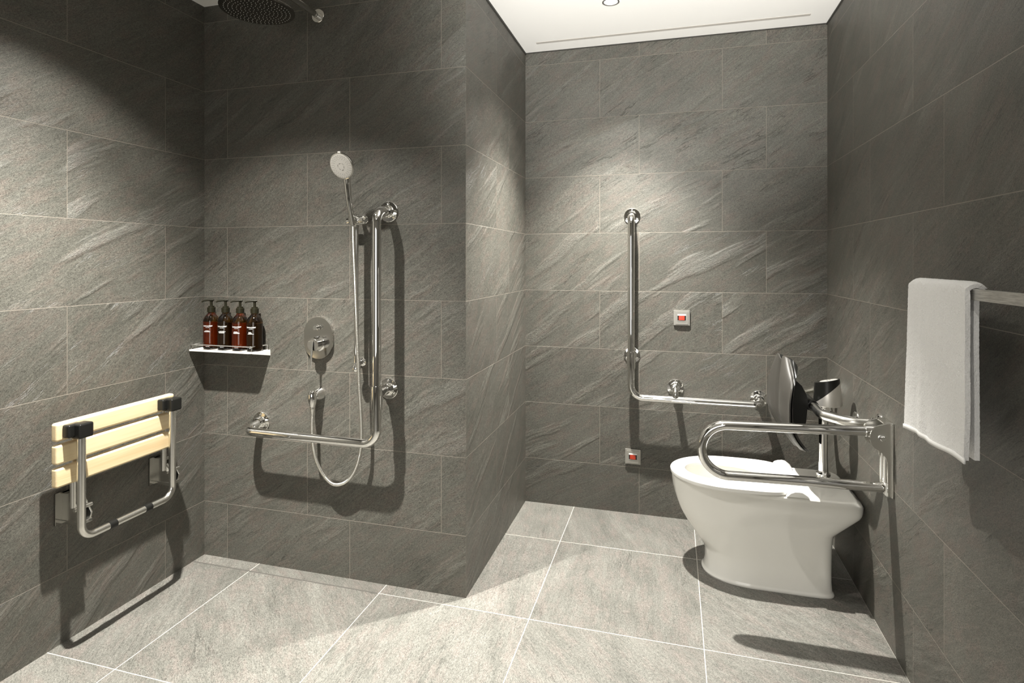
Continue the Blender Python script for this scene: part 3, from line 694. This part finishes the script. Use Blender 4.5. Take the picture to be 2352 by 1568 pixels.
for j in range(24):
    for i in range(24):
        bm.faces.new((A1[j][i], A1[j][i+1], A1[j+1][i+1], A1[j+1][i])); bm.faces.new((A2[j][i], A2[j+1][i], A2[j+1][i+1], A2[j][i+1]))
for j in range(24):
    bm.faces.new((A1[j][0], A1[j+1][0], A2[j+1][0], A2[j][0])); bm.faces.new((A1[j][24], A2[j][24], A2[j+1][24], A1[j+1][24]))
for i in range(24):
    bm.faces.new((A1[0][i], A2[0][i], A2[0][i+1], A1[0][i+1])); bm.faces.new((A1[24][i], A1[24][i+1], A2[24][i+1], A2[24][i]))
obj('back_shell', bm, BLK, t, sharp=50)

# ---------------------------------------------------------------- drop-down rail
YD = 2.2
t = empty('drop_down_rail', (X5, YD, .51), 'hinged U-shaped chrome support rail reaching out from the right wall in front of the toilet', 'support rail')
cx, czt, czb = .192, .7015, .5205; rm = (czt-czb)/2; czm = (czt+czb)/2
arc = [(cx-rm*math.sin(a), YD, czm+rm*math.cos(a)) for a in [PI*k/24 for k in range(25)]]
bm = B(); tube(bm, [(.640, YD, .7145), (.45, YD, .7085)]+arc+[(.45, YD, .5262), (.684, YD, .5295)], .0168, 30); obj('rail_tube', bm, CHROME, t)
bm = B(); lathe(bm, (.628, YD, .7142), (1, 0, .03), [(.0170, 0), (.0205, .0005), (.0205, .020), (.0195, .022), (.0205, .045), (0, .045)], 32); obj('collar', bm, CHROME, t)
bc = (.668, .7045)
br = None
bm = B(); box(bm, (X5-.006, YD-.048, .510), (X5, YD+.048, .757), .0015); br = obj('wall_bracket', bm, STEEL, t)
for y in (YD-.040, YD+.034):
    pts = [(X5-.005, .757)]
    pts += [(bc[0]+.036*math.cos(a)*1.0-.0, bc[1]+.044*math.sin(a)) for a in [PI*.60+PI*.72*k/16 for k in range(17)]]
    pts += [(.669, .655), (.680, .640), (.684, .62), (.684, .515), (X5-.005, .510)]
    bm = B(); prism(bm, [(x, y, z) for x, z in pts], (0, .006, 0), .0008); obj('side_cheek', bm, PLATE if False else STEEL, br)
bm = B(); box(bm, (.672, YD-.034, .7515), (X5-.004, YD+.034, .7565), .001); obj('top_plate', bm, STEEL, br)
bm = B(); lathe(bm, (bc[0], YD-.050, bc[1]), (0, 1, 0), [(0, 0), (.007, 0), (.0085, .002), (.0085, .006), (.012, .0065), (.012, .010), (.006, .010), (.006, .095), (0, .095)], 26); obj('pivot_bolt', bm, CHROME, br)
bm = B(); box(bm, (.6845, YD-.020, .505), (X5-.005, YD+.020, .552), .004); obj('rail_stop', bm, SEATM, br)
bm = B(); tube(bm, [(.684, YD-.018, .553), (.684, YD-.018, .66)], .006, 16); tube(bm, [(.684, YD+.014, .553), (.684, YD+.014, .66)], .006, 16); obj('spring_rod', bm, CHROME, br)

# ---------------------------------------------------------------- towel rail and towel
t = empty('towel_rail', (X5, 1.45, 1.22), 'flat brushed metal towel rail on the right wall, under the folded white towel', 'towel rail')
bm = B(); box(bm, (.613, 1.07, 1.2075), (.623, 1.775, 1.2315), .0008, 2); obj('bar', bm, BARM, t, sharp=40)
for y in (1.09, 1.750):
    bm = B(); box(bm, (.623, y-.010, 1.2085), (X5, y+.010, 1.2305), .0008, 2); box(bm, (X5-.006, y-.02, 1.198), (X5, y+.02, 1.240), .001); obj('mount', bm, BARM, t)
# towel: one cloth draped over the bar, thickened
def towel():
    ynear, yfar = 1.437, 1.742; zt = 1.2405
    prof = []
    # path in (x,z) from front bottom over the bar to back bottom
    for k in range(29): prof.append((.6045, .860+(1.2305-.860)*k/28, 0))
    for k in range(1, 10):
        a = PI-PI*k/10; prof.append((.61925+.01475*math.cos(a), 1.2325+.010*math.sin(a), 1))
    for k in range(29): prof.append((.6340, 1.2305-(1.2305-.858)*k/28, 2))
    NY = 30; bm = B(); rows = []
    for (x, z, side) in prof:
        d = max(0, (1.23-z)/.37); r = []
        for j in range(NY+1):
            f = j/NY; y = ynear+(yfar-ynear)*f
            fold = .0035*math.cos((f-.73)*34)*math.exp(-((f-.73)/.12)**2)*d
            wav = .0022*math.sin(f*7+z*6)*d+.0012*math.sin(f*19+z*11)
            flare = (.016*d*max(0, (f-.73)/.27)+.0) if side == 0 else 0
            sg = -1 if side == 0 else 1
            xx = x+sg*abs(wav)*.8-(fold if side == 0 else -fold)-flare*.55
            zz = z
            if side == 1: zz = z-.006*max(0, (f-.93)/.07)**2-.005*max(0, (.05-f)/.05)**2
            if side == 0 and z < .9: zz = z+.010*(f-.5)*(.9-z)/.04*-1+.003*math.sin(f*9)*(.9-z)/.04
            yy = y+(.004*math.sin(z*24)*d if j in (0,) else 0)
            if side == 2: yy = y+.034*(1-f)
            yy += .008*d*max(0, f-.9)*10*.5
            r.append(bm.verts.new((xx, yy, zz)))
        rows.append(r)
    for a, b in zip(rows, rows[1:]):
        for j in range(NY): bm.faces.new((a[j], a[j+1], b[j+1], b[j]))
    return bm
bm = towel()
tw = obj('folded_towel', bm, TERRY, label='white terry towel folded over the flat metal rail on the right wall', cat='towel')
md = tw.modifiers.new('thickness', 'SOLIDIFY'); md.thickness = .010; md.offset = 0
bvm = tw.modifiers.new('soft_edges', 'BEVEL'); bvm.width = .004; bvm.segments = 3; bvm.limit_method = 'ANGLE'; bvm.angle_limit = math.radians(50)
sb = tw.modifiers.new('smooth', 'SUBSURF'); sb.levels = 1; sb.render_levels = 2
tx = bpy.data.textures.new('terry_pile', 'CLOUDS'); tx.noise_scale = .004
dm = tw.modifiers.new('pile', 'DISPLACE'); dm.texture = tx; dm.strength = .0018; dm.mid_level = .5
# woven hem along the bottom of the front drop
bm = B(); rows = []
for zz in (.8535, .8645):
    rows.append([(.5985-.016*.55*max(0, (f-.73)/.27)-.0035*math.cos((f-.73)*34)*math.exp(-((f-.73)/.12)**2), 1.437+.305*f+.008*max(0, f-.9)*5, zz-.010*(f-.5)+.003*math.sin(f*9)) for f in [k/30 for k in range(31)]])
R = [[bm.verts.new(p) for p in r] for r in rows]
for j in range(30): bm.faces.new((R[0][j], R[0][j+1], R[1][j+1], R[1][j]))
hem = obj('woven_hem', bm, plain('smooth_white_hem', (.86, .855, .84), .8), tw)
hm = hem.modifiers.new('thickness', 'SOLIDIFY'); hm.thickness = .004; hm.offset = 0
